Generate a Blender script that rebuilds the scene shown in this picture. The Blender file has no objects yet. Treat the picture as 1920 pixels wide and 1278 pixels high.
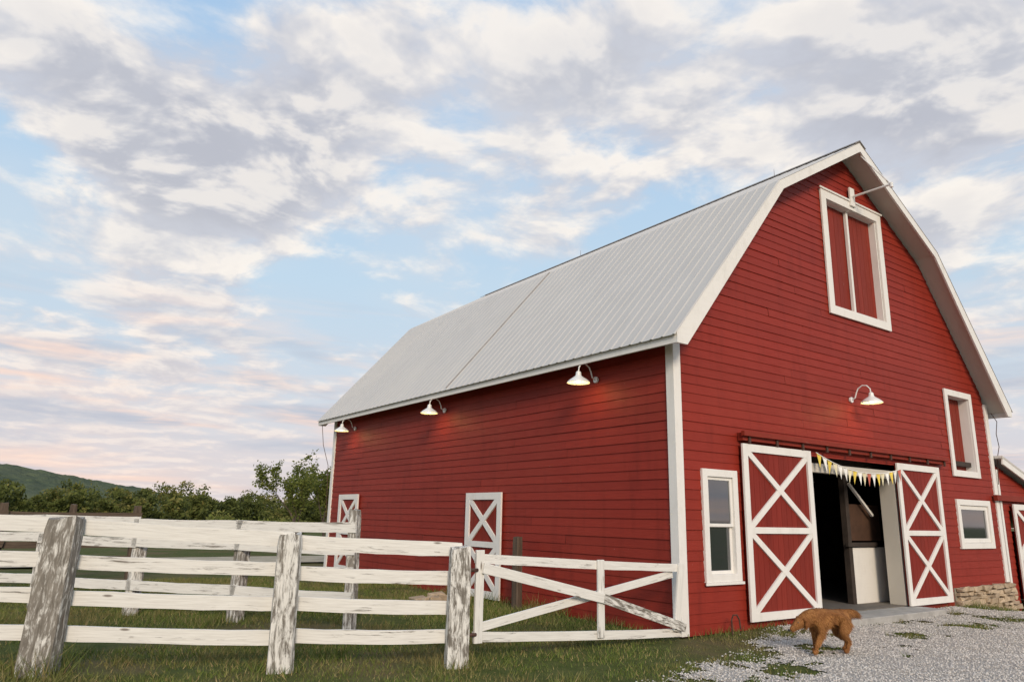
import bpy, bmesh, math, random
import numpy as np
from mathutils import Vector, Matrix, noise
random.seed(7); rng=np.random.default_rng(7)
scene=bpy.context.scene
W=11.12; L=13.45; XC=5.50

# ------------------------------------------------------------------ helpers
def link(ob,parent=None):
    scene.collection.objects.link(ob)
    if parent: ob.parent=parent
    return ob
def empty(name,loc=(0,0,0)):
    e=bpy.data.objects.new(name,None); e.empty_display_size=.2; e.location=loc
    return link(e)
class B:
    def __init__(s): s.v=[];s.f=[];s.uv=[];s.t=[];s.m=[]
    def face(s,pts,uv=None,t=None,m=0):
        n=len(s.v); s.v+= [tuple(p) for p in pts]; s.f.append(tuple(range(n,n+len(pts))))
        s.uv.append(uv or [(p[0],p[2]+p[1]) for p in pts]); s.t.append(random.random() if t is None else t); s.m.append(m)
    def obox(s,c,a,b,d,jit=0,t=None,m=0,taper=None):
        c,a,b,d=Vector(c),Vector(a),Vector(b),Vector(d)
        la,lb,ld=a.length,b.length,d.length
        r1,r2=random.uniform(0,50),random.uniform(0,50); tt=random.random() if t is None else t
        n=len(s.v); loc=[]
        for i in (-1,1):
            for j in (-1,1):
                for k in (-1,1):
                    jj=Vector((random.uniform(-jit,jit) for _ in range(3)))
                    tp=1 if (taper is None or i<0) else taper
                    s.v.append(tuple(c+a*i+b*j*tp+d*k*tp+jj)); loc.append((i*la,j*lb,k*ld))
        for q in ((0,1,3,2),(4,6,7,5),(0,4,5,1),(2,3,7,6),(0,2,6,4),(1,5,7,3)):
            s.f.append(tuple(n+i for i in q)); s.t.append(tt); s.m.append(m)
            if q in ((0,1,3,2),(4,6,7,5)): s.uv.append([(loc[i][1]*3+r1,loc[i][2]+r2) for i in q])
            else: s.uv.append([(loc[i][0]+r1,loc[i][1]+loc[i][2]+r2) for i in q])
    def box(s,x0,x1,y0,y1,z0,z1,**k):
        h=[Vector(((x1-x0)/2,0,0)),Vector((0,(y1-y0)/2,0)),Vector((0,0,(z1-z0)/2))]
        h.sort(key=lambda q:-q.length)
        s.obox(((x0+x1)/2,(y0+y1)/2,(z0+z1)/2),*h,**k)
    def board(s,p0,p1,w,th,n,**k):
        p0,p1,n=Vector(p0),Vector(p1),Vector(n).normalized()
        a=(p1-p0)/2; side=a.cross(n).normalized()
        n2=side.cross(a).normalized()
        s.obox((p0+p1)/2,a,side*(w/2),n2*(th/2),**k)
    def obj(s,name,mat,parent=None,bevel=0,smooth=False):
        me=bpy.data.meshes.new(name); me.from_pydata(s.v,[],s.f)
        uvl=me.uv_layers.new(name='UVMap')
        uvl.data.foreach_set('uv',[c for f in s.uv for p in f for c in p])
        at=me.attributes.new('tint','FLOAT','FACE'); at.data.foreach_set('value',s.t)
        mats=mat if isinstance(mat,(list,tuple)) else [mat]
        for mm in mats: me.materials.append(mm)
        me.polygons.foreach_set('material_index',s.m)
        if smooth: me.polygons.foreach_set('use_smooth',[True]*len(s.f))
        me.update()
        ob=link(bpy.data.objects.new(name,me),parent)
        if bevel:
            bm=ob.modifiers.new('b','BEVEL'); bm.width=bevel; bm.segments=2; bm.limit_method='ANGLE'
        return ob
def npmesh(name,verts,faces,mat,parent=None,tint=None,smooth=False):
    me=bpy.data.meshes.new(name); n=len(verts); m,k=faces.shape
    me.vertices.add(n); me.vertices.foreach_set('co',np.asarray(verts,dtype=np.float32).ravel())
    me.loops.add(m*k); me.loops.foreach_set('vertex_index',faces.astype(np.int32).ravel())
    me.polygons.add(m); me.polygons.foreach_set('loop_start',np.arange(0,m*k,k,dtype=np.int32))
    if smooth: me.polygons.foreach_set('use_smooth',np.ones(m,dtype=bool))
    if tint is not None:
        at=me.attributes.new('tint','FLOAT','FACE'); at.data.foreach_set('value',np.asarray(tint,dtype=np.float32))
    me.materials.append(mat); me.update(calc_edges=True); me.validate()
    return link(bpy.data.objects.new(name,me),parent)
def tube(b,pts,rad,seg=8,m=0,t=None,cap=True):
    pts=[Vector(p) for p in pts]; rings=[]; up=Vector((.3,.2,1)).normalized()
    for i,p in enumerate(pts):
        d=(pts[min(i+1,len(pts)-1)]-pts[max(i-1,0)]).normalized()
        x=d.cross(up)
        if x.length<.05: x=d.cross(Vector((1,0,0)))
        x.normalize(); y=d.cross(x)
        r=rad[i] if isinstance(rad,(list,tuple)) else rad
        rings.append([p+(x*math.cos(2*math.pi*k/seg)+y*math.sin(2*math.pi*k/seg))*r for k in range(seg)])
    u=0; tt=random.random() if t is None else t
    for i in range(len(pts)-1):
        l=(pts[i+1]-pts[i]).length
        for k in range(seg):
            q=(k+1)%seg
            b.face([rings[i][k],rings[i][q],rings[i+1][q],rings[i+1][k]],uv=[(u,k*.05),(u,k*.05+.05),(u+l,k*.05+.05),(u+l,k*.05)],t=tt,m=m)
        u+=l
    if cap:
        b.face(rings[0][::-1],t=tt,m=m); b.face(rings[-1],t=tt,m=m)
def lathe(b,c,prof,seg=24,m=0):
    c=Vector(c)
    for i in range(len(prof)-1):
        for k in range(seg):
            a0,a1=2*math.pi*k/seg,2*math.pi*(k+1)/seg
            (r0,z0),(r1,z1)=prof[i],prof[i+1]
            b.face([c+Vector((r0*math.cos(a0),r0*math.sin(a0),z0)),c+Vector((r0*math.cos(a1),r0*math.sin(a1),z0)),
                    c+Vector((r1*math.cos(a1),r1*math.sin(a1),z1)),c+Vector((r1*math.cos(a0),r1*math.sin(a0),z1))],m=m)

# ------------------------------------------------------------------ materials
class N:
    def __init__(s,tree): s.t=tree
    def n(s,typ,**kw):
        nd=s.t.nodes.new(typ)
        for k,v in kw.items():
            if k=='ins':
                for kk,vv in v.items():
                    if isinstance(vv,bpy.types.NodeSocket): s.t.links.new(vv,nd.inputs[kk])
                    else: nd.inputs[kk].default_value=vv
            else: setattr(nd,k,v)
        return nd
    def math(s,op,a,b=None,c=None,clamp=False):
        ins={0:a}
        if b is not None: ins[1]=b
        if c is not None: ins[2]=c
        return s.n('ShaderNodeMath',operation=op,use_clamp=clamp,ins=ins).outputs[0]
    def vmath(s,op,a,b=None,scale=None):
        ins={0:a}
        if b is not None: ins[1]=b
        nd=s.n('ShaderNodeVectorMath',operation=op,ins=ins)
        if scale is not None:
            if isinstance(scale,bpy.types.NodeSocket): s.t.links.new(scale,nd.inputs['Scale'])
            else: nd.inputs['Scale'].default_value=scale
        return nd.outputs['Value'] if op in('DISTANCE','DOT_PRODUCT','LENGTH') else nd.outputs[0]
    def noise(s,vec,scale,detail=4,rough=.55,dist=0):
        return s.n('ShaderNodeTexNoise',ins={'Vector':vec,'Scale':scale,'Detail':detail,'Roughness':rough,'Distortion':dist}).outputs['Fac']
    def mr(s,v,a,b,c=0,d=1,smooth=False):
        nd=s.n('ShaderNodeMapRange',ins={0:v,1:a,2:b,3:c,4:d})
        if smooth: nd.interpolation_type='SMOOTHSTEP'
        return nd.outputs[0]
    def mix(s,f,a,b,blend='MIX'):
        nd=s.n('ShaderNodeMix',data_type='RGBA',blend_type=blend)
        for i,v in ((0,f),(6,a),(7,b)):
            if isinstance(v,bpy.types.NodeSocket): s.t.links.new(v,nd.inputs[i])
            else:
                if i and len(v)==3: v=(*v,1)
                nd.inputs[i].default_value=v
        return nd.outputs[2]
    def mapping(s,vec,sc): return s.vmath('MULTIPLY',vec,sc)
def material(name):
    m=bpy.data.materials.new(name); m.use_nodes=True; t=m.node_tree
    g=N(t); bs=t.nodes['Principled BSDF']; return m,g,bs
def setc(g,bs,col,rough=.6,bump=None,bs_str=.3,dist=.01,spec=None,metal=None):
    for k,v in (('Base Color',col),('Roughness',rough),('Specular IOR Level',spec),('Metallic',metal)):
        if v is None: continue
        if isinstance(v,bpy.types.NodeSocket): g.t.links.new(v,bs.inputs[k])
        else: bs.inputs[k].default_value=(*v,1) if (k=='Base Color' and len(v)==3) else v
    if bump is not None:
        nd=g.n('ShaderNodeBump',ins={'Strength':bs_str,'Distance':dist,'Height':bump})
        g.t.links.new(nd.outputs[0],bs.inputs['Normal'])
def uvn(g): return g.n('ShaderNodeUVMap').outputs[0]
def objc(g): return g.n('ShaderNodeTexCoord').outputs['Object']
def tintn(g): return g.n('ShaderNodeAttribute',attribute_name='tint').outputs['Fac']

def red_paint(name,base=(.270,.028,.0165),worn=.0):
    m,g,bs=material(name); uv=uvn(g); o=objc(g); t=tintn(g)
    c=g.mix(g.mr(t,0,1,0,1),tuple(x*.90 for x in base),tuple(x*1.10 for x in base))
    big=g.noise(o,.7,3,.6); c=g.mix(g.mr(big,.35,.7,0,.4),c,(base[0]*1.15,base[1]*1.5,base[2]*1.4))
    fine=g.noise(g.mapping(uv,(3,60,1)),1,4,.6); c=g.mix(g.mr(fine,.35,.75,0,.4),c,tuple(x*.6 for x in base))
    stain=g.noise(g.mapping(o,(4,4,.6)),1,3,.6); c=g.mix(g.mr(stain,.52,.78,0,.42),c,tuple(x*.5 for x in base))
    if worn>0:
        pe=g.noise(g.mapping(uv,(6,26,1)),1,6,.7,.5); msk=g.mr(pe,.70-worn*.1,.74-worn*.1,0,.8)
        c=g.mix(msk,c,(.30,.20,.15))
    sp=g.noise(o,9,4,.75); c=g.mix(g.mr(sp,.70,.74,0,.5),c,(.42,.2,.17))
    setc(g,bs,c,g.mr(fine,.2,.8,.45,.65),fine,.25,.004,spec=.18); return m
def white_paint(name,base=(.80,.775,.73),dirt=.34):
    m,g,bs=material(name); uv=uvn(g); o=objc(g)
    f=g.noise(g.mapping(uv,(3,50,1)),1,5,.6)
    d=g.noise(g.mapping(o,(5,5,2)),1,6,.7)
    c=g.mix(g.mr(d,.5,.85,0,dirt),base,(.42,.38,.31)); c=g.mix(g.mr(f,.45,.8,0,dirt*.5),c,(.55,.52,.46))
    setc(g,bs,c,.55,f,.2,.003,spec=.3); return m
def worn_wood(name,lo,hi,grey=(.24,.215,.185),dark=(.07,.055,.045),sc=(2.2,34,1),sc2=(1.6,7,1)):
    m,g,bs=material(name); uv=uvn(g); o=objc(g); t=tintn(g)
    gr=g.noise(g.mapping(uv,sc),1,7,.68,.6)
    pat=g.noise(g.mapping(uv,sc2),1,5,.7,.8)
    v=g.math('ADD',g.math('MULTIPLY',gr,.55),g.math('MULTIPLY',pat,.45))
    v=g.math('ADD',v,g.mr(t,0,1,-.035,.035))
    msk=g.mr(v,lo,hi,0,1)
    wc=g.mix(g.mr(gr,.3,.7,0,1),grey,dark)
    pc=g.mix(g.mr(g.noise(g.mapping(uv,(3,60,1)),1,4,.6),.4,.75,0,.55),(.78,.76,.71),(.50,.47,.43))
    c=g.mix(msk,pc,wc)
    kn=g.n('ShaderNodeTexVoronoi',ins={'Vector':g.mapping(uv,(1.6,6,1)),'Scale':1.0}).outputs['Distance']
    c=g.mix(g.mr(kn,.05,.10,.8,0),c,(.12,.085,.06))
    h=g.math('SUBTRACT',g.math('MULTIPLY',gr,-.6),g.math('MULTIPLY',msk,.5))
    setc(g,bs,c,.8,h,.7,.01,spec=.2); return m
def plain(name,col,rough=.6,metal=0,nz=.25,sc=8):
    m,g,bs=material(name); o=objc(g); f=g.noise(o,sc,5,.6)
    c=g.mix(g.mr(f,.3,.75,0,1),tuple(x*(1+nz*.4) for x in col),tuple(x*(1-nz) for x in col))
    setc(g,bs,c,rough,f,.2,.004,metal=metal); return m

M_red=red_paint('red_siding_paint'); M_redw=red_paint('worn_red_paint',(.23,.028,.016),.5); M_redd=red_paint('red_door_paint',(.225,.025,.016),.1)
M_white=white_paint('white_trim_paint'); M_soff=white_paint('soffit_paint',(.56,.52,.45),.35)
M_rail=worn_wood('weathered_white_rail',.56,.645,(.33,.30,.26),(.15,.125,.10))
M_post=worn_wood('peeling_white_post',.445,.535,(.33,.30,.26),(.13,.115,.095),(5,24,1),(3.5,9,1))
M_brownw=worn_wood('bare_wood',.1,.12,(.15,.11,.08),(.05,.036,.026))
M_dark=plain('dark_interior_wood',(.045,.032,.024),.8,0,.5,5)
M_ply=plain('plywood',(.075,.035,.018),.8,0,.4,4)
M_panel=white_paint('interior_white_paint',(.75,.72,.66),.3)
M_glassm,g,bs=material('window_glass'); setc(g,bs,(.02,.025,.03),.04,spec=1.0); bs.inputs['IOR'].default_value=1.9
M_metalw=plain('white_enamel',(.8,.79,.76),.3,0,.1)
M_iron=plain('rusty_iron',(.10,.05,.035),.7,.3,.5,20)
M_bulb,g,bs=material('lit_bulb'); bs.inputs['Emission Color'].default_value=(1,.72,.4,1); bs.inputs['Emission Strength'].default_value=10
M_conc=plain('concrete',(.42,.40,.37),.85,0,.3,6)
M_roof,g,bs=material('galvanised_roof'); o=objc(g)
f1=g.noise(g.mapping(o,(1.2,3,1.2)),1,4,.5); f2=g.noise(o,.35,3,.5)
c=g.mix(g.mr(f1,.35,.7,0,.5),(.56,.53,.49),(.48,.455,.42)); c=g.mix(g.mr(f2,.4,.7,0,.5),c,(.60,.56,.50))
setc(g,bs,c,.5,metal=.0,spec=.35)
M_seam=plain('seam_metal',(.34,.31,.29),.6,0,.3,8)
M_stone,g,bs=material('limestone'); o=objc(g); t=tintn(g)
f=g.noise(o,9,6,.7); c=g.mix(t,(.60,.46,.31),(.38,.29,.20)); c=g.mix(g.mr(f,.4,.7,0,.6),c,(.25,.19,.13)); setc(g,bs,c,.9,f,.8,.02)

# ------------------------------------------------------------------ ground functions
def sst(a,b,x):
    t=np.clip((x-a)/(b-a),0,1); return t*t*(3-2*t)
_tab=rng.random((256,256))
def vn(x,y,s):
    x=np.asarray(x)*s+37.3;y=np.asarray(y)*s+91.7
    xi=np.floor(x).astype(int);yi=np.floor(y).astype(int);fx=x-xi;fy=y-yi
    fx=fx*fx*(3-2*fx);fy=fy*fy*(3-2*fy)
    g_=lambda i,j:_tab[i%256,j%256]
    return (g_(xi,yi)*(1-fx)+g_(xi+1,yi)*fx)*(1-fy)+(g_(xi,yi+1)*(1-fx)+g_(xi+1,yi+1)*fx)*fy
def gz(x,y):
    near=np.exp(-(np.asarray(x)**2+np.asarray(y)**2)/900.)
    z=-.38*sst(8.4,11.2,x)+near*(vn(x,y,.8)-.5)*.05+near*(vn(x,y,3.)-.5)*.015
    inside=(np.asarray(x)>.3)&(np.asarray(x)<W-.3)&(np.asarray(y)>.3)&(np.asarray(y)<L-.3)
    return np.where(inside,-.5,z)
def gravel_mask(x,y):
    n=(vn(x,y,.9)-.5)*.9+(vn(x,y,3.)-.5)*.6+(vn(x,y,9.)-.5)*.45+(vn(x,y,21.)-.5)*.25
    lim=np.minimum(-1.15+.36*x,np.where(x<8.2,-.15,-1.0))
    m=(lim-y)*1.1+n
    patch=vn(x,y,1.7)*.5+vn(x,y,5.)*.3+vn(x,y,14.)*.2
    m=np.where(((lim-y)<1.9),np.minimum(m,(.625-patch)*5),m)
    m=np.where((y>-.6)&(x>3.3)&(x<8.2),np.where(y<-.05,1,m),m)
    return np.where(y>-.05,-1,m)

M_ground,g,bs=material('grass_ground'); o=objc(g)
n1=g.noise(o,.5,5,.6); n2=g.noise(o,5,5,.7); n3=g.noise(o,40,3,.7)
c=g.mix(g.mr(n2,.35,.65,0,1),(.065,.090,.020),(.12,.13,.040))
c=g.mix(g.mr(n1,.47,.64,0,.75),c,(.18,.13,.07))
c=g.mix(g.mr(n3,.4,.7,0,.5),c,(.04,.038,.018))
setc(g,bs,c,.95,n3,.8,.03,spec=.1)
xs=np.sinh(np.linspace(-7.3,7.3,240))*3.; ys=np.sinh(np.linspace(-7.3,7.3,240))*3.
X,Y=np.meshgrid(xs,ys); Z=gz(X,Y); n=240
idx=np.arange(n*n).reshape(n,n)
F4=np.stack([idx[:-1,:-1],idx[:-1,1:],idx[1:,1:],idx[1:,:-1]],-1).reshape(-1,4)
npmesh('ground',np.stack([X,Y,Z-.03],-1).reshape(-1,3),F4,M_ground,smooth=True)

M_gr,g,bs=material('gravel'); o=objc(g)
vo=g.n('ShaderNodeTexVoronoi',ins={'Vector':o,'Scale':38.}); n2=g.noise(o,1.3,5,.6)
cc=g.n('ShaderNodeSeparateColor',ins={0:vo.outputs['Color']}).outputs[0]
c=g.mix(cc,(.70,.65,.59),(.40,.37,.33)); c=g.mix(g.mr(vo.outputs['Distance'],.25,.6,0,.6),c,(.22,.195,.165)); c=g.mix(g.mr(n2,.5,.72,0,.5),c,(.32,.27,.20))
setc(g,bs,c,.9,g.math('MULTIPLY',vo.outputs['Distance'],-1.),.9,.02)
M_pebble,g,bs=material('gravel_stone'); t=tintn(g); c=g.mix(t,(.78,.73,.67),(.38,.35,.32)); setc(g,bs,c,.85)
gx=np.arange(-6,15,.04); gy=np.arange(-11,0.0,.04); GX,GY=np.meshgrid(gx,gy); GZ=gz(GX,GY)-.03+.012
msk=gravel_mask(GX,GY)>0; h,w=GX.shape; idx=np.arange(h*w).reshape(h,w)
keep=msk[:-1,:-1]&msk[:-1,1:]&msk[1:,1:]&msk[1:,:-1]
F4=np.stack([idx[:-1,:-1],idx[:-1,1:],idx[1:,1:],idx[1:,:-1]],-1)[keep]
path=empty('gravel_path')
npmesh('gravel_bed',np.stack([GX,GY,GZ],-1).reshape(-1,3),F4,M_gr,path,smooth=True)
k=90000; px=rng.uniform(-3,11,k); py=rng.uniform(-6,0,k); mm=gravel_mask(px,py)
kp=(mm+rng.normal(0,.20,k))>0.02; px,py=px[kp],py[kp]; k=len(px)
s=rng.uniform(.005,.015,k); pz=gz(px,py)-.03+.012
octv=np.array([[1,0,0],[0,1,0],[-1,0,0],[0,-1,0],[0,0,.8],[0,0,-.6]]); octf=np.array([[0,1,4],[1,2,4],[2,3,4],[3,0,4],[1,0,5],[2,1,5],[3,2,5],[0,3,5]])
ang=rng.uniform(0,6.28,k); V=octv[None]*s[:,None,None]*rng.uniform(.6,1.35,(k,6,3))
ca,sa=np.cos(ang)[:,None],np.sin(ang)[:,None]
VX=V[:,:,0]*ca-V[:,:,1]*sa; VY=V[:,:,0]*sa+V[:,:,1]*ca
V=np.stack([VX+px[:,None],VY+py[:,None],V[:,:,2]+pz[:,None]+s[:,None]*.3],-1)
Fp=(octf[None]+np.arange(k)[:,None,None]*6).reshape(-1,3)
npmesh('gravel_stones',V.reshape(-1,3),Fp,M_pebble,path,tint=np.repeat(rng.random(k),8))

# grass blades
FP=[(-9.95,2.35,1.52,.30),(-7.77,1.42,1.50,.33),(-5.68,.53,1.37,.26),(-3.91,-.17,1.25,.24)]
M_grass,g,bs=material('grass_blade'); t=tintn(g); o=objc(g)
c=g.mix(g.mr(t,0,.6,0,1),(.065,.105,.018),(.15,.19,.042)); c=g.mix(g.mr(t,.68,.93,0,1),c,(.34,.26,.12))
c=g.mix(g.mr(g.noise(o,.6,4,.6),.46,.66,0,.7),c,(.21,.155,.075)); setc(g,bs,c,.8,spec=.15)
k=380000; x=rng.uniform(-11,9,k); y=rng.uniform(-5,12,k)
d=(vn(x,y,.7)*.5+vn(x,y,2.5)*.5)
ok=(rng.random(k)<sst(.12,.58,d))&(gravel_mask(x,y)<.05)&~((x>-.02)&(y>-.02))&((x+8.56)**2+(y+7.62)**2>12)&((y+.58*x+3.9)>-1.2)
x,y,d=x[ok],y[ok],d[ok]; k=len(x); z=gz(x,y)-.035; hh=rng.uniform(.02,.075,k)*(.5+d*1.1); ww=rng.uniform(.003,.007,k)
wall=(np.abs(x)<.18)&(y>0)|((np.abs(y)<.15)&(x>-.1)&(x<3.3))
for q in FP: wall|=((x-q[0])**2+(y-q[1])**2)<.09
hh=np.where(wall,hh*2.2,hh); hh=np.where((vn(x,y,1.3)>.74),hh*1.9,hh)
a=rng.uniform(0,6.28,k); lx=rng.normal(0,.5,k)*hh; ly=rng.normal(0,.5,k)*hh
V=np.stack([np.stack([x-np.cos(a)*ww,y-np.sin(a)*ww,z],-1),np.stack([x+np.cos(a)*ww,y+np.sin(a)*ww,z],-1),np.stack([x+lx,y+ly,z+hh],-1)],1)
npmesh('grass',V.reshape(-1,3),np.arange(k*3).reshape(-1,3),M_grass,tint=rng.random(k))

b=B(); 
for i in range(40):
    x0=-60+i*2.0; b.face([(x0,16.6,.03),(x0+2,16.6,.03),(x0+2,20.2,.03),(x0,20.2,.03)],t=.5)
M_dirt=plain('dirt',(.42,.36,.26),.95,0,.35,1.5)
b.obj('dirt_road',M_dirt)

# ------------------------------------------------------------------ BARN
barn=empty('red_barn')
OUT=[(-.42,4.36),(2.50,7.70),(XC,9.46),(2*XC-2.50,7.70),(2*XC+.42,4.36)]
def roofz(x):
    for (a,b_),(c_,d_) in zip(OUT,OUT[1:]):
        if a<=x<=c_: return b_+(d_-b_)*(x-a)/(c_-a)
    return 4.3
def inner(z):
    if z<=4.52: return 0.,W
    lo,hi=0.,XC
    for _ in range(30):
        m=(lo+hi)/2
        if roofz(m)-.15>z: hi=m
        else: lo=m
    return lo,min(2*XC-lo,W)
def siding(b,mapf,s0,s1,z0,z1,opens=(),gable=False,exp=.15):
    nz=int(math.ceil((z1-z0)/exp))
    for i in range(nz):
        a=z0+i*exp; c=min(a+exp,z1)
        cuts=sorted({a,c}|{v for o in opens for v in (o[2],o[3]) if a<v<c})
        j=[s0]; 
        while j[-1]<s1: j.append(j[-1]+random.uniform(2.2,4.9))
        j[0]=s0-1; tints=[random.random() for _ in j]; wob=[random.uniform(-.003,.003) for _ in j]
        for za,zb in zip(cuts,cuts[1:]):
            la,ra=(inner(za) if gable else (s0,s1)); lb,rb=(inner(zb) if gable else (s0,s1))
            ivs=[(la,ra)]
            for o in opens:
                if o[2]<=za+1e-6 and o[3]>=zb-1e-6:
                    new=[]
                    for p,q in ivs:
                        if o[0]>p: new.append((p,min(q,o[0])))
                        if o[1]<q: new.append((max(p,o[1]),q))
                    ivs=new
            for p,q in ivs:
                if q-p<.01: continue
                for jj in range(len(j)-1):
                    u0,u1=max(p,j[jj]+ .0015),min(q,j[jj+1]-.0015)
                    if u1-u0<.01: continue
                    off=lambda z:.017-.013*(z-a)/exp+wob[jj]
                    u0t=max(u0,lb) if u0<=p+.002 else u0; u1t=min(u1,rb) if u1>=q-.002 else u1
                    if u1t<u0t: u0t=u1t=(u0t+u1t)/2
                    r=jj*7.3+i*3.1
                    b.face([mapf(u0,za,off(za)),mapf(u1,za,off(za)),mapf(u1t,zb,off(zb)),mapf(u0t,zb,off(zb))],
                           uv=[(u0+r,za),(u1+r,za),(u1t+r,zb),(u0t+r,zb)],t=tints[jj])
                    if za==a: b.face([mapf(u0,za,.001),mapf(u1,za,.001),mapf(u1,za,off(za)),mapf(u0,za,off(za))],
                           uv=[(u0+r,za),(u1+r,za),(u1+r,za),(u0+r,za)],t=tints[jj]*.3)
OP_door=(3.45,6.50,-.1,2.78); OP_hatch=(4.72,6.68,5.80,8.12); OP_h2=(9.12,10.18,2.83,4.53)
OP_w1=(.64,1.27,.81,2.29); OP_w2=(9.10,10.50,1.25,2.07)
b=B(); siding(b,lambda s,z,o:(s,-o,z),0,W,-.03,9.27,[OP_door,OP_hatch,OP_h2,OP_w1,OP_w2],True); b.obj('front_siding',M_red,barn)
b=B(); siding(b,lambda s,z,o:(-o,s,z),0,L,-.03,4.62); b.obj('left_siding',M_red,barn)
b=B(); siding(b,lambda s,z,o:(W+o,s,z),0,L,-.2,4.52); siding(b,lambda s,z,o:(s,L+o,z),0,W,0,9.25,[],True); b.obj('rear_siding',M_red,barn)
b=B(); b.box(.03,.05,.03,L-.03,0,4.5); b.box(W-.05,W-.03,.03,L-.03,0,4.5); b.box(.03,W-.03,L-.05,L-.03,0,4.5)
b.box(.1,W-.1,.06,L-.1,2.95,3.05)
for i in range(9): b.box(.1,W-.1,.4+i*1.4,.5+i*1.4,2.72,2.95)
b.box(.08,3.42,.10,.14,0,2.9); b.box(7.0,8.9,.10,.14,0,2.9)
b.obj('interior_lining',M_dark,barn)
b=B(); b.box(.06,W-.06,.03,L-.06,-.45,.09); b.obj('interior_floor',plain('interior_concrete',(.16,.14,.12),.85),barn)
b=B(); b.box(3.3,6.7,-.62,.02,-.2,.075); b.obj('concrete_threshold',M_conc,barn,.012)
b=B()
b.box(-.045,.12,-.045,.12,-.02,4.52)
b.box(-.045,.12,L-.12,L+.045,0,4.52)
b.box(W-.12,W+.045,-.045,.12,.38,4.50)
b.box(W-.12,W+.045,L-.12,L+.045,0,4.50)
b.obj('corner_boards',M_white,barn,.006)
def frame(b,x0,x1,z0,z1,w,y0,y1):
    b.box(x0,x0+w,y0,y1,z0,z1); b.box(x1-w,x1,y0,y1,z0,z1)
    b.box(x0+w,x1-w,y0,y1,z1-w,z1); b.box(x0+w,x1-w,y0,y1,z0,z0+w)
b=B(); frame(b,.53,1.38,.70,2.40,.115,-.055,.04); b.box(.50,1.41,-.075,-.056,.66,.70)
frame(b,.645,1.265,1.52,2.285,.05,-.02,.02); frame(b,.645,1.265,.815,1.56,.05,.022,.05)
b.obj('tall_window_frame',M_white,barn,.004)
b=B(); b.face([(.69,.0,1.57),(1.22,.0,1.57),(1.22,.0,2.24),(.69,.0,2.24)]); b.face([(.69,.035,.86),(1.22,.035,.86),(1.22,.035,1.51),(.69,.035,1.51)])
b.face([(9.19,.01,1.33),(10.41,.01,1.33),(10.41,.01,1.99),(9.19,.01,1.99)])
b.obj('window_glass',M_glassm,barn)
b=B(); frame(b,8.97,10.63,1.13,2.19,.125,-.055,.04); frame(b,9.1,10.5,1.26,2.06,.09,-.02,.03); b.obj('small_window_frame',M_white,barn,.004)
b=B(); frame(b,4.55,6.88,5.64,8.30,.18,-.06,-.021); b.box(4.50,6.93,-.085,-.061,8.30,8.34)
b.box(4.70,4.73,-.02,.20,5.80,8.12);b.box(6.67,6.70,-.02,.20,5.80,8.12);b.box(4.73,6.67,-.02,.20,5.78,5.81);b.box(4.73,6.67,-.02,.20,8.11,8.14)
b.box(5.64,5.71,.05,.115,5.81,8.11)
b.box(5.62,5.80,-.10,-.061,8.20,8.62)
frame(b,8.98,10.32,2.69,4.66,.14,-.06,-.021)
b.box(9.10,9.125,-.02,.25,2.83,4.53);b.box(10.175,10.2,-.02,.25,2.83,4.53);b.box(9.12,10.18,-.02,.25,2.81,2.835);b.box(9.12,10.18,-.02,.25,4.525,4.55)
b.obj('hatch_frames',M_white,barn,.004)
b=B()
xx=4.73
while xx<6.67:
    w=min(random.uniform(.13,.2),6.67-xx); b.box(xx+.003,xx+w-.003,.12+random.uniform(0,.006),.16,5.81,8.11); xx+=w
xx=9.125
while xx<10.175:
    w=min(random.uniform(.14,.2),10.175-xx); b.box(xx+.003,xx+w-.003,.18+random.uniform(0,.006),.22,2.83,4.53); xx+=w
b.obj('hatch_panels',M_redw,barn)
def xdoor(name,parent,O,U,Nn,w,h,fw=.13,mid=.5,mats=None,plank=.14):
    O,U,Nn=Vector(O),Vector(U),Vector(Nn); Zv=Vector((0,0,1))
    P=lambda u,z,o:O+U*u+Zv*z+Nn*o
    b=B(); u=.01
    while u<w-.011:
        pw=min(plank,w-.01-u); b.board(P(u+pw/2,.01,.02),P(u+pw/2,h-.01,.02),pw-.006,.03,Nn); u+=pw
    b.obj(name+'_planks',mats[0],parent)
    b=B(); o=.052
    for uu in (fw/2,w-fw/2): b.board(P(uu,0,o),P(uu,h,o),fw,.035,Nn)
    zm=h*mid
    for zz in (fw/2,zm,h-fw/2): b.board(P(fw+.001,zz,o),P(w-fw-.001,zz,o),fw*(.8 if zz==zm else 1),.034,Nn)
    for (za,zb) in ((fw,zm-fw*.4),(zm+fw*.4,h-fw)):
        for fl in (0,1):
            p,q=(fw,za),(w-fw,zb)
            if fl: p,q=(fw,zb),(w-fw,za)
            dx,dz=q[0]-p[0],q[1]-p[1]; l=math.hypot(dx,dz)
            hw=fw*.40; sgn=1 if dz>0 else -1
            ex=hw*l/abs(dz); ez=hw*l/abs(dx)
            poly=[(p[0],p[1]),(p[0]+ex,p[1]),(q[0],q[1]-sgn*ez),(q[0],q[1]),(q[0]-ex,q[1]),(p[0],p[1]+sgn*ez)]
            f0=[P(a_,z_,.036) for a_,z_ in poly]; f1=[P(a_,z_,.064+.003*fl) for a_,z_ in poly]
            r=random.uniform(0,9); uvp=[(((a_-p[0])*dx+(z_-p[1])*dz)/l+r,((a_-p[0])*-dz+(z_-p[1])*dx)/l+r) for a_,z_ in poly]
            b.face(f1,uv=uvp); 
            for i in range(6): b.face([f0[i],f0[(i+1)%6],f1[(i+1)%6],f1[i]],uv=[uvp[i],uvp[(i+1)%6],uvp[(i+1)%6],uvp[i]])
    b.obj(name+'_cross',mats[1],parent,0)
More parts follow.
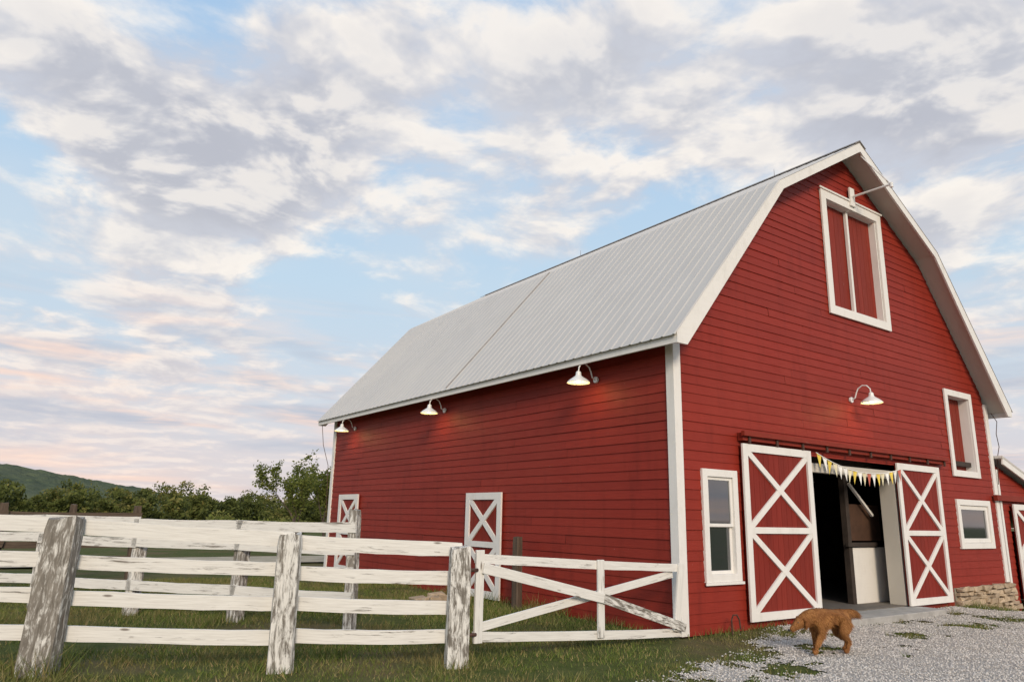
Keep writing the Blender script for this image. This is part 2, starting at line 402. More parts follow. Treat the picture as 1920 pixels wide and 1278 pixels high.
xdoor('left_sliding_door',barn,(1.46,-.06,.10),(1,0,0),(0,-1,0),1.92,2.75,.125,.5,(M_redd,M_white))
xdoor('right_sliding_door',barn,(6.37,-.06,.09),(1,0,0),(0,-1,0),1.76,2.73,.125,.5,(M_redd,M_white))
xdoor('near_side_door',barn,(-.022,4.5,.03),(0,1,0),(-1,0,0),1.3,2.05,.14,.5,(M_redd,M_white))
xdoor('far_side_door',barn,(-.022,11.32,.08),(0,1,0),(-1,0,0),1.3,2.05,.14,.5,(M_redd,M_white))
b=B(); b.box(1.47,8.45,-.13,-.022,2.90,3.03); b.box(1.43,8.5,-.20,-.131,2.97,3.05)
b.obj('door_track',M_redw,barn,.004)
b=B()
for x in np.arange(1.6,8.4,.75): b.box(x,x+.05,-.16,-.132,2.86,2.965)
b.obj('track_brackets',M_iron,barn)
b=B(); b.box(3.45,6.5,-.02,.10,2.50,2.66); b.box(3.46,3.56,-.015,.12,.09,2.499); b.box(6.40,6.60,-.018,.30,.09,2.499)
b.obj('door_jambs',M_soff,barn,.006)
b=B(); b.box(5.75,7.0,.60,.66,.09,1.15); b.obj('stall_panel',M_panel,barn,.005)
b=B(); b.box(5.75,7.0,.67,.70,1.28,2.0)
for i in range(6): b.box(4.5+i*.2,4.69+i*.2,2.2,2.24,.1,2.3)
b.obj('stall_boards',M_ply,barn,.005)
b=B(); b.board((5.70,.55,2.40),(6.5,.55,1.78),.05,.05,(0,-1,0)); b.obj('brace',M_panel,barn,.004)
b=B(); b.box(5.5,6.6,.54,.60,1.17,1.25); b.box(5.62,5.74,.6,.72,.09,2.9); b.obj('stall_rail',M_dark,barn,.004)
b=B(); tube(b,[(5.71,-.09,8.42),(5.71,-.95,8.40)],.022,8); tube(b,[(5.71,-.93,8.40),(5.60,-.42,9.2)],.014,6); tube(b,[(5.71,-.93,8.43),(5.71,-.93,8.33)],.035,8)
b.obj('hoist_bracket',M_metalw,barn)
b=B(); tube(b,[(.86,-.22,-.05),(.85,-.22,.18),(.88,-.23,.25),(.94,-.25,.25),(.98,-.26,.18),(.99,-.27,.05)],.012,8); b.obj('iron_hook',M_iron)
Y0,Y1=-.46,13.83
def offset(poly,d):
    out=[]
    for i,p in enumerate(poly):
        ns=[]
        for a,c_ in ((i-1,i),(i,i+1)):
            if a<0 or c_>=len(poly): continue
            v=Vector((poly[c_][0]-poly[a][0],poly[c_][1]-poly[a][1])).normalized(); ns.append(Vector((v.y,-v.x)))
        if len(ns)==2:
            m_=(ns[0]+ns[1]).normalized(); m_=m_/m_.dot(ns[0])
        else: m_=ns[0]
        out.append((p[0]+m_.x*d,p[1]+m_.y*d))
    return out
b=B(); pitch=.2286; ysec=[]; y=Y0-.02
while y<Y1:
    ysec+= [(y,0),(y+.025,.012),(y+.045,.012),(y+.07,0)]; y+=pitch
ysec=[p for p in ysec if p[0]<=Y1]+[(Y1+.02,0)]
ext=[(-.47,OUT[0][1]-.05*3.34/2.92)]+OUT[1:4]+[(2*XC+.47,OUT[4][1]-.05*3.34/2.92)]
o0=offset(ext,0.0); 
for i in range(4):
    p0,p1=Vector(o0[i]),Vector(o0[i+1]); dv=(p1-p0).normalized(); nn=Vector((-dv.y,dv.x))
    for (ya,ha),(yb,hb) in zip(ysec,ysec[1:]):
        q=[]
        for pp,yy,hh_ in ((p0,ya,ha),(p0,yb,hb),(p1,yb,hb),(p1,ya,ha)):
            r=pp+nn*hh_; q.append((r.x,yy,r.y))
        b.face(q,t=.5)
b.obj('metal_roofing',M_roof,barn)
b=B(); i0=offset(OUT,.012); i1=offset(OUT,.085)
for i in range(4):
    for pl in (i0,i1): b.face([(pl[i][0],Y0+.03,pl[i][1]),(pl[i][0],Y1-.03,pl[i][1]),(pl[i+1][0],Y1-.03,pl[i+1][1]),(pl[i+1][0],Y0+.03,pl[i+1][1])])
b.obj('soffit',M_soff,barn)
b=B(); r0=offset(OUT,.004); r1=offset(OUT,.175)
r1[0]=(-.19,r0[0][1]-.17); r1[4]=(2*XC+.19,r0[4][1]-.17)
for (ya,yb) in ((Y0-.01,Y0+.028),(Y1-.028,Y1+.01)):
    for i in range(4):
        q0=[r0[i],r0[i+1],r1[i+1],r1[i]]
        if i==0: q0=[(r0[0][0],r0[0][1]),r0[1],r1[1],r1[0],(r0[0][0],r1[0][1])]
        if i==3: q0=[r0[3],r0[4],(r0[4][0],r1[4][1]),r1[4],r1[3]]
        u=[(p[0]+i*5,(p[1]*.3)) for p in q0]
        b.face([(p[0],ya,p[1]) for p in q0],uv=u); b.face([(p[0],yb,p[1]) for p in q0],uv=u)
        for a_ in range(len(q0)):
            c_=(a_+1)%len(q0)
            b.face([(q0[a_][0],ya,q0[a_][1]),(q0[c_][0],ya,q0[c_][1]),(q0[c_][0],yb,q0[c_][1]),(q0[a_][0],yb,q0[a_][1])])
for (x,sg) in ((-.42,1),(2*XC+.42,-1)):
    b.box(min(x,x+sg*.03),max(x,x+sg*.03),Y0+.03,Y1-.03,4.36-.17,4.36-.01)
b.obj('rake_and_fascia',M_white,barn)
b=B(); b.box(-.05,-.02,.125,L-.125,4.30,4.52)
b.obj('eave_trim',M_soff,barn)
b=B(); 
p0,p1=Vector(OUT[0]),Vector(OUT[1]); dv=(p1-p0).normalized(); nn=Vector((-dv.y,dv.x))
c0=p0+nn*.012; c1=p1+nn*.012
b.board((c0.x,6.25,c0.y),(c1.x,6.25,c1.y),.022,.022,(nn.x,0,nn.y)); b.obj('roof_seam',M_seam,barn)
b=B(); b.board((XC-.1,Y0-.03,9.44),(XC-.1,Y1,9.44),.26,.012,(-.5,0,.86)); b.board((XC+.1,Y0-.03,9.44),(XC+.1,Y1,9.44),.26,.012,(.5,0,.86)); b.obj('ridge_cap',M_seam,barn)
b=B()
for y in (1.6,8.5): tube(b,[(XC,y,9.42),(XC,y,9.68)],[.007,.003],5)
tube(b,[(11.2,-.1,4.3),(11.35,-.15,4.1),(11.3,-.12,3.8),(11.42,-.1,3.5),(11.3,-.07,3.2),(11.22,-.06,2.6)],.009,5)
tube(b,[(-.35,13.7,4.25),(-.3,13.6,3.6),(-.12,13.55,3.0),(-.08,13.5,1.5)],.009,5)
b.obj('lightning_rods_and_cable',M_iron,barn)
b=B(); b.box(8.42,W+.0,-.035,.02,-.55,.34); b.obj('foundation_core',plain('mortar',(.3,.26,.2),.95),barn)
b=B(); z=-.5; 
while z<.34:
    h=random.uniform(.07,.16); x=8.45+random.uniform(-.05,.05)
    while x<W+.1:
        w=random.uniform(.12,.42); zz=min(z+h,.36)
        b.obox((x+w/2,-.06+random.uniform(-.04,.02),(z+zz)/2+random.uniform(-.01,.01)),(w/2-.009,0,0),(0,.06,0),(0,0,(zz-z)/2-.008),jit=.024); x+=w
    z+=h
b.obj('stone_foundation',M_stone,barn,.02)

# ------------------------------------------------------------------ annex
ann=empty('red_shed')
def atop(s): return 3.12-.29*(s-11.2)
b=B()
X1=16.5
for i in range(24):
    a=-.4+i*.15; 
    for j in range(11):
        s0=11.2+j*.5; s1=min(s0+.5,X1)
        if s0>=X1: break
        if 11.9<(s0+s1)/2<13.5 and a<2.0: continue
        za,zb=a,a+.15
        t0,t1=atop(s0)-.05,atop(s1)-.05
        if za>=t0: continue
        b.face([(s0,-.02,za),(s1,-.02,min(za,t1)),(s1,-.004,min(zb,t1)),(s0,-.004,min(zb,t0))],uv=[(s0+i*3,za),(s1+i*3,za),(s1+i*3,zb),(s0+i*3,zb)],t=(i*37%10)/10)
        if za<t1: b.face([(s0,-.02,za),(s1,-.02,za),(s1,0,za),(s0,0,za)],t=0)
b.box(X1-.02,X1,0,7,-.4,1.5); b.obj('shed_siding',M_red,ann)
b=B(); b.board((11.22,-.2,atop(11.22)+.03),(X1+.3,-.2,atop(X1+.3)+.03),.16,.04,(0,-1,0)); b.box(11.21,11.30,-.05,-.021,-.1,2.95); b.obj('shed_rake',M_white,ann,.004)
b=B(); b.obox(((11.2+X1+.3)/2,3.5,(atop(11.2)+atop(X1+.3))/2+.12),((X1+.3-11.2)/2,0,(atop(X1+.3)-atop(11.2))/2),(0,3.72,0),(0.01,0,.03)); b.obj('shed_roof',M_roof,ann)
xdoor('shed_door',ann,(11.72,-.06,-.2),(1,0,0),(0,-1,0),1.9,2.35,.13,.5,(M_redd,M_white))
b=B(); b.box(10.85,14.5,-.14,-.05,2.21,2.34); b.obj('shed_track',M_redw,ann,.004)

# ------------------------------------------------------------------ lamps
def lamp(pos,nrm):
    e=empty('wall_lamp',pos); n_=Vector(nrm); Zv=Vector((0,0,1)); R=.42
    b=B(); pts=[n_*.03+Zv*0,n_*.10+Zv*.03,n_*.13+Zv*.12,n_*.17+Zv*.20,n_*.26+Zv*.255,n_*.35+Zv*.24,n_*.41+Zv*.17,n_*.42+Zv*.08]
    tube(b,pts,.013,8); tube(b,[n_*.0,n_*.035],.055,14); b.obj('gooseneck_arm',M_metalw,e,0,True)
    b=B(); c=n_*R
    lathe(b,c,[(.03,.10),(.045,.08),(.05,.035),(.055,.02),(.09,-.005),(.15,-.045),(.195,-.085),(.20,-.105),(.188,-.10),(.14,-.055),(.08,-.02),(.05,.0),(.03,.01)],28)
    b.obj('shade',M_metalw,e,0,True)
    b=B(); lathe(b,c,[(.0,-.03),(.03,-.035),(.038,-.06),(.03,-.09),(.0,-.10)],14); b.obj('bulb',M_bulb,e,0,True)
    l=bpy.data.lights.new('bulb_light','POINT'); l.energy=4.5; l.color=(1,.72,.28); l.shadow_soft_size=.05
    lo=bpy.data.objects.new('bulb_light',l); lo.location=c+Vector((0,0,-.13)); link(lo,e)
for y in (1.75,6.94,11.94): lamp((-.02,y,3.97),(-1,0,0))
lamp((5.04,-.02,3.96),(0,-1,0))

# ------------------------------------------------------------------ bunting
bn=empty('bunting_banner'); M_b=[plain('bunting_yellow',(.80,.60,.10),.8),plain('bunting_white',(.85,.83,.77),.8),plain('bunting_red',(.55,.14,.09),.8),plain('bunting_cream',(.80,.72,.48),.8)]
def cat(t): return Vector((3.48+2.95*t,-.17,2.83-.13*t-.34*4*t*(1-t)*.62))
b=B(); tube(b,[cat(i/24) for i in range(25)],.008,5,m=1)
cols=[0,1,0,3,1,1,3,0,1,3,2,1,0,3,1,0,1,2]
for i,cm in enumerate(cols):
    t0=(i+.06)/18;t1=(i+.94)/18; p,q=cat(t0),cat(t1); mid=(p+q)/2+Vector((random.uniform(-.01,.01),random.uniform(-.03,.03),-.25)); mm_=(p+q)/2+Vector((0,.015,0))
    b.face([p,mm_,mid],m=cm); b.face([mm_,q,mid],m=cm)
b.obj('pennants',M_b,bn)

# ------------------------------------------------------------------ fences
def post(b,x,y,h,w,d=None,ang=0,lean=(0,0),top=.0,z0=-.1):
    d=d or w; rows=14; ca,sa=math.cos(ang),math.sin(ang); r=random.uniform(0,30); seg=[(-1,-1),(-.33,-1.04),(.33,-1.04),(1,-1),(1.04,-.33),(1.04,.33),(1,1),(.33,1.04),(-.33,1.04),(-1,1),(-1.04,.33),(-1.04,-.33)]
    rings=[]; jit=[[random.uniform(-.014,.014) for _ in seg] for _ in range(2)]
    for i in range(rows+1):
        f=i/rows; z=z0+(h-z0)*f; ring=[]
        for k,(a,c_) in enumerate(seg):
            s_=1.02-.10*f+ .06*noise.noise(Vector((a*2+x,c_*2+y,z*3)))
            if i==rows: s_*=.93
            px_=a*w/2*s_+jit[0][k]; py_=c_*d/2*s_+jit[1][k]
            if abs(a)>.9 and abs(c_)>.9: px_*=.93;py_*=.93
            ring.append(Vector((x+px_*ca-py_*sa+lean[0]*f,y+px_*sa+py_*ca+lean[1]*f,z+(random.uniform(-.02,.02) if i==rows else 0)+top*a*(f==1))))
        rings.append(ring)
    t=random.random()
    for i in range(rows):
        for k in range(12):
            q=(k+1)%12
            z_a=z0+(h-z0)*i/rows; z_b=z0+(h-z0)*(i+1)/rows
            b.face([rings[i][k],rings[i][q],rings[i+1][q],rings[i+1][k]],uv=[(z_a+r,k*w/3),(z_a+r,(k+1)*w/3),(z_b+r,(k+1)*w/3),(z_b+r,k*w/3)],t=t)
    b.face(rings[-1],uv=[(p.x*3,p.y*3) for p in rings[-1]],t=t)
def rail(b,p,q,w=.145,th=.035,n=None,sag=.012):
    p,q=Vector(p),Vector(q); n=n or Vector((0,0,1)).cross(q-p).normalized(); seg=8; r=random.uniform(0,40); t=random.random()
    side=Vector((0,0,1)); rows=[]; e0_=random.uniform(-.02,.02); e1_=random.uniform(-.02,.02)
    for i in range(seg+1):
        f=i/seg; c_=p.lerp(q,f)+Vector((0,0,-sag*4*f*(1-f)))
        wt=w/2*(1+random.uniform(-.09,.05)); wb=w/2*(1+random.uniform(-.09,.05)); dd=(q-p).normalized()*((e0_ if i==0 else e1_ if i==seg else 0))
        rows.append([c_+side*wt+n*th/2+dd,c_-side*wb+n*th/2-dd,c_-side*wb-n*th/2-dd,c_+side*wt-n*th/2+dd])
    l=(q-p).length
    for i in range(seg):
        for k in range(4):
            kk=(k+1)%4; vv=[0,w,w+th,2*w+th,2*w+2*th]
            u0,u1=l*i/seg+r,l*(i+1)/seg+r
            b.face([rows[i][k],rows[i][kk],rows[i+1][kk],rows[i+1][k]],uv=[(u0,vv[k]),(u0,vv[k+1]),(u1,vv[k+1]),(u1,vv[k])],t=t)
    b.face(rows[0],t=t,uv=[(0,0),(0,w),(th,w),(th,0)]); b.face(rows[-1],t=t,uv=[(0,0),(0,w),(th,w),(th,0)])
fence=empty('white_wooden_fence')
RH=[(1.50,1.16,.80,.44),(1.43,1.09,.73,.38),(1.30,.98,.63,.30),(1.21,.89,.58,.26)]
LEAN=[(0,0),(.05,-.03),(-.01,0),(.0,0)]
b=B()
for i,(x,y,h,w) in enumerate(FP): post(b,x-LEAN[i][0]*.6,y-LEAN[i][1]*.6,h,w,w*.9,math.radians(-22),LEAN[i],.01)
b.obj('posts',M_post,fence)
b=B()
for i in range(3):
    p,q=FP[i],FP[i+1]; d=Vector((q[0]-p[0],q[1]-p[1],0)).normalized(); n_=Vector((-d.y,d.x,0))
    for k in range(4):
        off=n_*(.10+ (.0 if k%2 else .004))
        rail(b,Vector((p[0],p[1],RH[i][k]+random.uniform(-.025,.025)))+off-d*.06,Vector((q[0],q[1],RH[i+1][k]+random.uniform(-.025,.025)))+off+d*.05,w=.15 if k else .16)
b.obj('rails',M_rail,fence)
gate=empty('wooden_gate'); b=B()
gh,ge=Vector((-3.72,-.20,0)),Vector((-.13,-.16,0)); gd=(ge-gh).normalized(); gn=Vector((gd.y,-gd.x,0))
def GP(f,z,o=0): return gh.lerp(ge,f)+Vector((0,0,z))+gn*o
rail(b,GP(0,1.13),GP(1,.94),.11,.03,gn); rail(b,GP(0,.27),GP(.98,.07),.11,.03,gn)
b.board(GP(.012,.20,.034),GP(.012,1.22,.034),.11,.034,gn); b.board(GP(.945,.10,.034),GP(.985,1.0,.034),.12,.034,gn)
b.board(GP(.545,.12,.034),GP(.545,1.08,.034),.11,.033,gn)
b.board(GP(.03,.36,-.034),GP(.95,.86,-.034),.10,.03,gn)
b.board(GP(.02,1.02,.070),GP(.55,.60,.070),.12,.033,gn)
b.obj('gate_boards',M_rail,gate,.004)
b=B(); b.board(GP(.55,.60,.071),GP(.985,.14,.071),.12,.033,gn); b.obj('gate_brace',M_post,gate,.004)
b=B(); tube(b,[GP(0,.3,.06),GP(-.03,.3,.06)],.02,8); tube(b,[GP(0,1.0,.06),GP(-.03,1.0,.06)],.02,8); b.obj('hinges',M_iron,gate)
f2=empty('white_wooden_fence'); b=B(); RP=[(-3.96+(-1.17)*i,2.65+1.56*i) for i in range(9)]
for i,(x,y) in enumerate(RP): post(b,x,y,1.66 if i==0 else 1.3,.15 if i==0 else .18,None,math.radians(30),(random.uniform(-.03,.03),0))
b.obj('posts',M_post,f2); b=B()
for i in range(8):
    p,q=Vector((*RP[i],0)),Vector((*RP[i+1],0)); d=(q-p).normalized(); n_=Vector((d.y,-d.x,0)) 
    for z in (1.40,1.10,.78,.45): rail(b,p+Vector((0,0,z+random.uniform(-.02,.02)))-n_*.10-d*.05,q+Vector((0,0,z+random.uniform(-.02,.02)))-n_*.10+d*.05,.15)
b.obj('rails',M_rail,f2)
f3=empty('brown_wooden_fence'); b=B()
for i in range(14): post(b,-5.3-1.35*i,12.5+.05*i,1.68,.17,None,0)
for z in (1.45,1.15,.8,.45):
    for i in range(7): rail(b,(-5.2-2.7*i,12.42,z),(-7.9-2.7*i,12.5,z+random.uniform(-.03,.03)),.15)
b.obj('boards',M_brownw,f3)
b=B(); post(b,-.30,3.62,1.24,.13); b.obj('wooden_post',M_brownw)
b=B()
for i in range(7):
    x,y=-1.25+random.uniform(-.35,.35),5.0+random.uniform(-.3,.3); b.obox((x,y,.06),(random.uniform(.08,.2),.03,0),(0,random.uniform(.07,.14),0),(0,0,random.uniform(.04,.1)),jit=.03)
b.obj('rock_pile',M_stone,None,.03)

# ------------------------------------------------------------------ vegetation
def leafmat(name,a,c_,y_):
    m,g,bs=material(name); t=tintn(g); o=objc(g)
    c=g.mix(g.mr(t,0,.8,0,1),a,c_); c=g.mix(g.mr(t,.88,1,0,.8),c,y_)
    c=g.mix(g.mr(g.noise(o,.12,3,.5),.35,.65,0,.35),c,tuple(x*.6 for x in a)); setc(g,bs,c,.7,spec=.2)
    tr=g.n('ShaderNodeBsdfTranslucent',ins={0:c}); mx=g.n('ShaderNodeMixShader',ins={0:.35,1:bs.outputs[0],2:tr.outputs[0]})
    g.t.links.new(mx.outputs[0],g.t.nodes['Material Output'].inputs[0]); return m
M_leafd=leafmat('forest_foliage',(.055,.07,.018),(.16,.18,.045),(.30,.26,.08))
M_leaf=leafmat('tree_foliage',(.09,.115,.024),(.20,.23,.05),(.28,.27,.09))
M_bark=plain('bark',(.10,.075,.055),.9,0,.5,12)
def quads(C,size,rngl):
    k=len(C); u=rngl.normal(size=(k,3)); u/=np.linalg.norm(u,axis=1)[:,None]; v=rngl.normal(size=(k,3)); v-=u*(u*v).sum(1)[:,None]; v/=np.linalg.norm(v,axis=1)[:,None]
    s=size[:,None]; V=np.stack([C-u*s,C+v*s*.55,C+u*s,C-v*s*.55],1); return V.reshape(-1,3)
C=[];T=[];S=[]
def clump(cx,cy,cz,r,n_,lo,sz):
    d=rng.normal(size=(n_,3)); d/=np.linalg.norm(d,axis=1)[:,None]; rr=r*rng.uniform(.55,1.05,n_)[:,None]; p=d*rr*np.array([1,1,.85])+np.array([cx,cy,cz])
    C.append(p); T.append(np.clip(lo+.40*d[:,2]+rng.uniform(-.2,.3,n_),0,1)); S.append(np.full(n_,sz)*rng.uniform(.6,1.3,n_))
NT=230
for i in range(NT):
    x=-70+i*(125/NT)+random.uniform(-1.5,1.5); y=random.uniform(70,112)
    hb_=4.3+.5*math.sin(x*.21)+.5*math.sin(x*.55+1)+(1.1 if x<-6 else 0)
    h=hb_*random.uniform(.72,1.05)*(y/88)
    tone=random.uniform(.05,.8)
    for j in range(10):
        r=random.uniform(.6,1.3)*h/5; a=random.uniform(0,6.28); q=random.uniform(0,1.9)*h/5
        zc=random.uniform(.10,.84)*h; q*=1.25-zc/h*.8
        clump(x+q*math.cos(a)*1.2,y+q*math.sin(a),zc,r,72,tone+random.uniform(-.15,.15),.19)
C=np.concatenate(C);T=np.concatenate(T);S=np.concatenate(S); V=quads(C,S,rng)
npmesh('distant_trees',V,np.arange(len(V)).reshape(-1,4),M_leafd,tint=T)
def tree(name,base,h,spread,nleaf,ls,seed):
    e=empty(name,base); rd=random.Random(seed); b=B(); tips=[]
    def grow(p,d,l,r,lev):
        pts=[p]; rad=[r]; q=p.copy(); dd=d.copy()
        for i in range(4):
            dd=(dd+Vector((rd.uniform(-.22,.22),rd.uniform(-.22,.22),rd.uniform(-.02,.16)))).normalized(); q=q+dd*l/4; pts.append(q.copy()); rad.append(r*(1-.16*(i+1)))
            if lev>=2: tips.append((q.copy(),lev))
        tube(b,pts,rad,6 if lev else 9,cap=False)
        if lev<4:
            for i in range(4 if lev<2 else 3):
                a=rd.uniform(0,6.28); s_=spread*rd.uniform(.5,1.0)
                nd=(dd+Vector((math.cos(a)*s_,math.sin(a)*s_,rd.uniform(-.1,.4)))).normalized()
                grow(pts[rd.choice((2,3,4))],nd,l*rd.uniform(.55,.8),rad[3]*.6,lev+1)
    grow(Vector((0,0,-.1)),Vector((.02,0,1)),h*.38,h*.022,0)
    b.obj('trunk_and_limbs',M_bark,e,0,True)
    P=np.array([t[0][:] for t in tips]); P=P[np.random.default_rng(seed).integers(0,len(P),nleaf)]+rng.normal(0,ls*1.2,(nleaf,3))
    V=quads(P,np.full(nleaf,ls)*rng.uniform(.5,1.2,nleaf),rng); npmesh('leaves',V,np.arange(len(V)).reshape(-1,4),M_leaf,e,tint=np.clip(rng.uniform(0,1,nleaf),0,1))
tree('leafy_tree',(1.9,21.0,0),4.5,.85,4800,.062,3)
tree('leafy_tree',(4.9,26,0),4.3,.8,6000,.08,11)
C=[];T=[];S=[]
for i in range(22):
    x=random.uniform(-.5,4.5);y=random.uniform(28,36);hh_=random.uniform(.4,1.2)
    for j in range(5): clump(x+random.uniform(-.6,.6),y+random.uniform(-.5,.5),random.uniform(.2,hh_),random.uniform(.3,.6),110,random.uniform(.3,.8),.09)
C=np.concatenate(C);T=np.concatenate(T);S=np.concatenate(S); V=quads(C,S,rng); npmesh('shrubs',V,np.arange(len(V)).reshape(-1,4),M_leaf,tint=T)
M_hill,g,bs=material('wooded_hill'); o=objc(g); vv=g.n('ShaderNodeTexVoronoi',ins={'Vector':o,'Scale':.14}).outputs['Distance']; n1=g.noise(o,.09,6,.7); n2=g.noise(o,.012,3,.5)
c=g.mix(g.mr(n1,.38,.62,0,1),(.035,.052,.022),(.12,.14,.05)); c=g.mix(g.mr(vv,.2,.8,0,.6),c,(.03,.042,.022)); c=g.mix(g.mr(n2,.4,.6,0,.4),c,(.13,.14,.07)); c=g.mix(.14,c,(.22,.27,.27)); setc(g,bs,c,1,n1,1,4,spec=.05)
hx=np.linspace(-900,420,500); hy=np.linspace(380,900,160); HX,HY=np.meshgrid(hx,hy)
prof=32*sst(210,-50,HX)*(.80+.20*np.cos((HX+40)*.009)); env=np.sin(np.clip((HY-380)/520,0,1)*math.pi)
HZ=prof*env**.8+ (vn(HX,HY,.02)-.5)*7*env+vn(HX,HY,.13)*2.6+vn(HX,HY,.3)*2.0-2.0
h,w=HX.shape; idx=np.arange(h*w).reshape(h,w); F4=np.stack([idx[:-1,:-1],idx[:-1,1:],idx[1:,1:],idx[1:,:-1]],-1).reshape(-1,4)
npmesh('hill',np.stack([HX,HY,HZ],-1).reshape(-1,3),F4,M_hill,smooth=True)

# ------------------------------------------------------------------ dog
M_fur,g,bs=material('golden_fur'); t=tintn(g); o=objc(g)
c=g.mix(t,(.19,.070,.018),(.50,.24,.080)); c=g.mix(g.mr(g.noise(o,7,4,.6),.4,.62,0,.55),c,(.15,.052,.015)); setc(g,bs,c,.7,spec=.2)
M_blk=plain('dog_nose',(.015,.012,.012),.3)
dog=empty('golden_retriever_dog'); sk=[];ed=[];rd_=[]
def jv(p,r,par=None):
    sk.append(p); rd_.append(r); i=len(sk)-1
    if par is not None: ed.append((par,i))
    return i
pel=jv((-.28,0,.43),.094); mid=jv((-.10,0,.43),.092,pel); ch=jv((.09,0,.41),.124,mid); nb=jv((.21,0,.44),.094,ch); nk=jv((.30,0,.41),.072,nb); hd=jv((.385,0,.365),.070,nk); mz=jv((.465,0,.315),.040,hd); ns=jv((.53,0,.275),.027,mz)
t1=jv((-.38,0,.475),.030,pel);t2=jv((-.47,0,.475),.028,t1);t3=jv((-.56,0,.445),.016,t2)
for s_,df,dh in ((1,.08,.06),(-1,-.04,-.08)):
    a=jv((.13,.075*s_,.32),.060,ch); e_=jv((.105+df*.3,.085*s_,.23),.038,a); w_=jv((.135+df,.085*s_,.115),.026,e_); p_=jv((.14+df*1.1,.085*s_,.035),.026,w_); jv((.19+df*1.1,.085*s_,.022),.022,p_)
    a=jv((-.27,.08*s_,.34),.076,pel); e_=jv((-.205+dh*.4,.09*s_,.24),.052,a); w_=jv((-.35+dh,.09*s_,.14),.026,e_); p_=jv((-.315+dh,.09*s_,.035),.026,w_); jv((-.265+dh,.09*s_,.022),.022,p_)
me=bpy.data.meshes.new('dogskel'); me.from_pydata(sk,ed,[]); ob=link(bpy.data.objects.new('body',me)); 
sm=ob.modifiers.new('s','SKIN'); sm.use_smooth_shade=True; ss=ob.modifiers.new('d','SUBSURF'); ss.levels=2; ss.render_levels=2
sv=me.skin_vertices[0].data
for i,r in enumerate(rd_): sv[i].radius=(r,r); sv[i].use_root=(i==0)
bpy.context.view_layer.update(); dg=bpy.context.evaluated_depsgraph_get(); ev=ob.evaluated_get(dg); m2=bpy.data.meshes.new_from_object(ev)
bpy.data.objects.remove(ob)
m2.attributes.new('tint','FLOAT','FACE').data.foreach_set('value',[random.random()*.6 for _ in m2.polygons])
m2.materials.clear(); m2.materials.append(M_fur); body=link(bpy.data.objects.new('body',m2),dog)
Cn=[];Fn=[];Tt=[]
for p in m2.polygons:
    c_=p.center; nrm=p.normal; cnt=max(1,int(p.area*42000)); low=c_.z<.10; face=c_.x>.36
    for q in range(min(cnt,18)):
        if face and random.random()<.3: continue
        ln=random.uniform(.018,.040)*(.3 if (low or face) else 1)
        if c_.x<-.37 and c_.z>.38: ln*=2.3
        if c_.z<.36 and c_.z>.2: ln*=1.5
        if c_.x<-.3 and .15<c_.z<.38: ln*=1.4
        base=c_+Vector((random.uniform(-.008,.008),random.uniform(-.008,.008),random.uniform(-.008,.008)))
        dr=(nrm*.28+Vector((-.6,0,-.75))*.85+Vector((random.uniform(-.22,.22),random.uniform(-.22,.22),random.uniform(-.15,.15)))).normalized(); sd=dr.cross(nrm)
        if sd.length<.01: continue
        sd=sd.normalized()*.0032; i=len(Cn); Cn+= [base-sd,base+sd,base+dr*ln]; Fn.append((i,i+1,i+2)); Tt.append(random.random())
npmesh('fur',np.array([v[:] for v in Cn]),np.array(Fn),M_fur,dog,tint=Tt)
b=B()
for s_ in (1,-1):
    pts=[(.37,.056*s_,.418),(.345,.078*s_,.39),(.342,.086*s_,.335),(.355,.082*s_,.29)]; tube(b,pts,[.018,.030,.028,.008],8,t=.1)
b.obj('ears',M_fur,dog,0,True)
b=B()
for s_ in (1,-1): lathe(b,(.437,.040*s_,.368),[(0,.009),(.008,.004),(.009,0),(.008,-.004),(0,-.009)],8)
lathe(b,(.555,0,.277),[(0,.016),(.014,.01),(.017,0),(.012,-.01),(0,-.013)],10); b.obj('eyes_and_nose',M_blk,dog,0,True)
dog.location=(.60,-1.88,-.008); dog.rotation_euler=(0,0,math.radians(163)); dog.scale=(1.0,1.0,1.04)

# ------------------------------------------------------------------ sky
w=bpy.data.worlds.new('World'); scene.world=w; w.use_nodes=True; t=w.node_tree; t.nodes.clear(); g=N(t)
D=g.vmath('NORMALIZE',g.n('ShaderNodeTexCoord').outputs['Generated'])
sp=g.n('ShaderNodeSeparateXYZ',ins={0:D}); dz=g.math('MAXIMUM',sp.outputs[2],0.0)
inv=g.math('DIVIDE',1.0,g.math('ADD',dz,.16)); P=g.vmath('SCALE',g.n('ShaderNodeCombineXYZ',ins={0:sp.outputs[0],1:sp.outputs[1],2:0.0}).outputs[0],scale=inv)
SUN_EL,SUN_AZ=math.radians(24),math.radians(205)
sky=g.n('ShaderNodeTexSky'); sky.sky_type='NISHITA'; sky.sun_disc=False; sky.sun_elevation=SUN_EL; sky.sun_rotation=SUN_AZ; sky.air_density=1.2; sky.dust_density=2
nish=g.vmath('SCALE',sky.outputs[0],scale=.09)
ramp=g.n('ShaderNodeValToRGB',ins={0:dz}); r=ramp.color_ramp; r.elements[0].position=0; r.elements[0].color=(.78,.67,.67,1); r.elements[1].position=.85; r.elements[1].color=(.28,.48,.78,1)
for pos,col in ((.07,(.72,.66,.70)),(.16,(.61,.68,.77)),(.30,(.54,.70,.84)),(.50,(.43,.63,.86))):
    e=r.elements.new(pos); e.color=(*col,1)
base=g.mix(.15,ramp.outputs[0],nish)
warp=g.n('ShaderNodeTexNoise',ins={'Vector':P,'Scale':1.6,'Detail':2.}).outputs['Color']
wv=g.vmath('SUBTRACT',warp,(.5,.5,.5))
Pw=g.vmath('ADD',P,g.vmath('SCALE',wv,scale=.3))
def dens(V,dt=6): return g.noise(V,5.0,dt,.58)
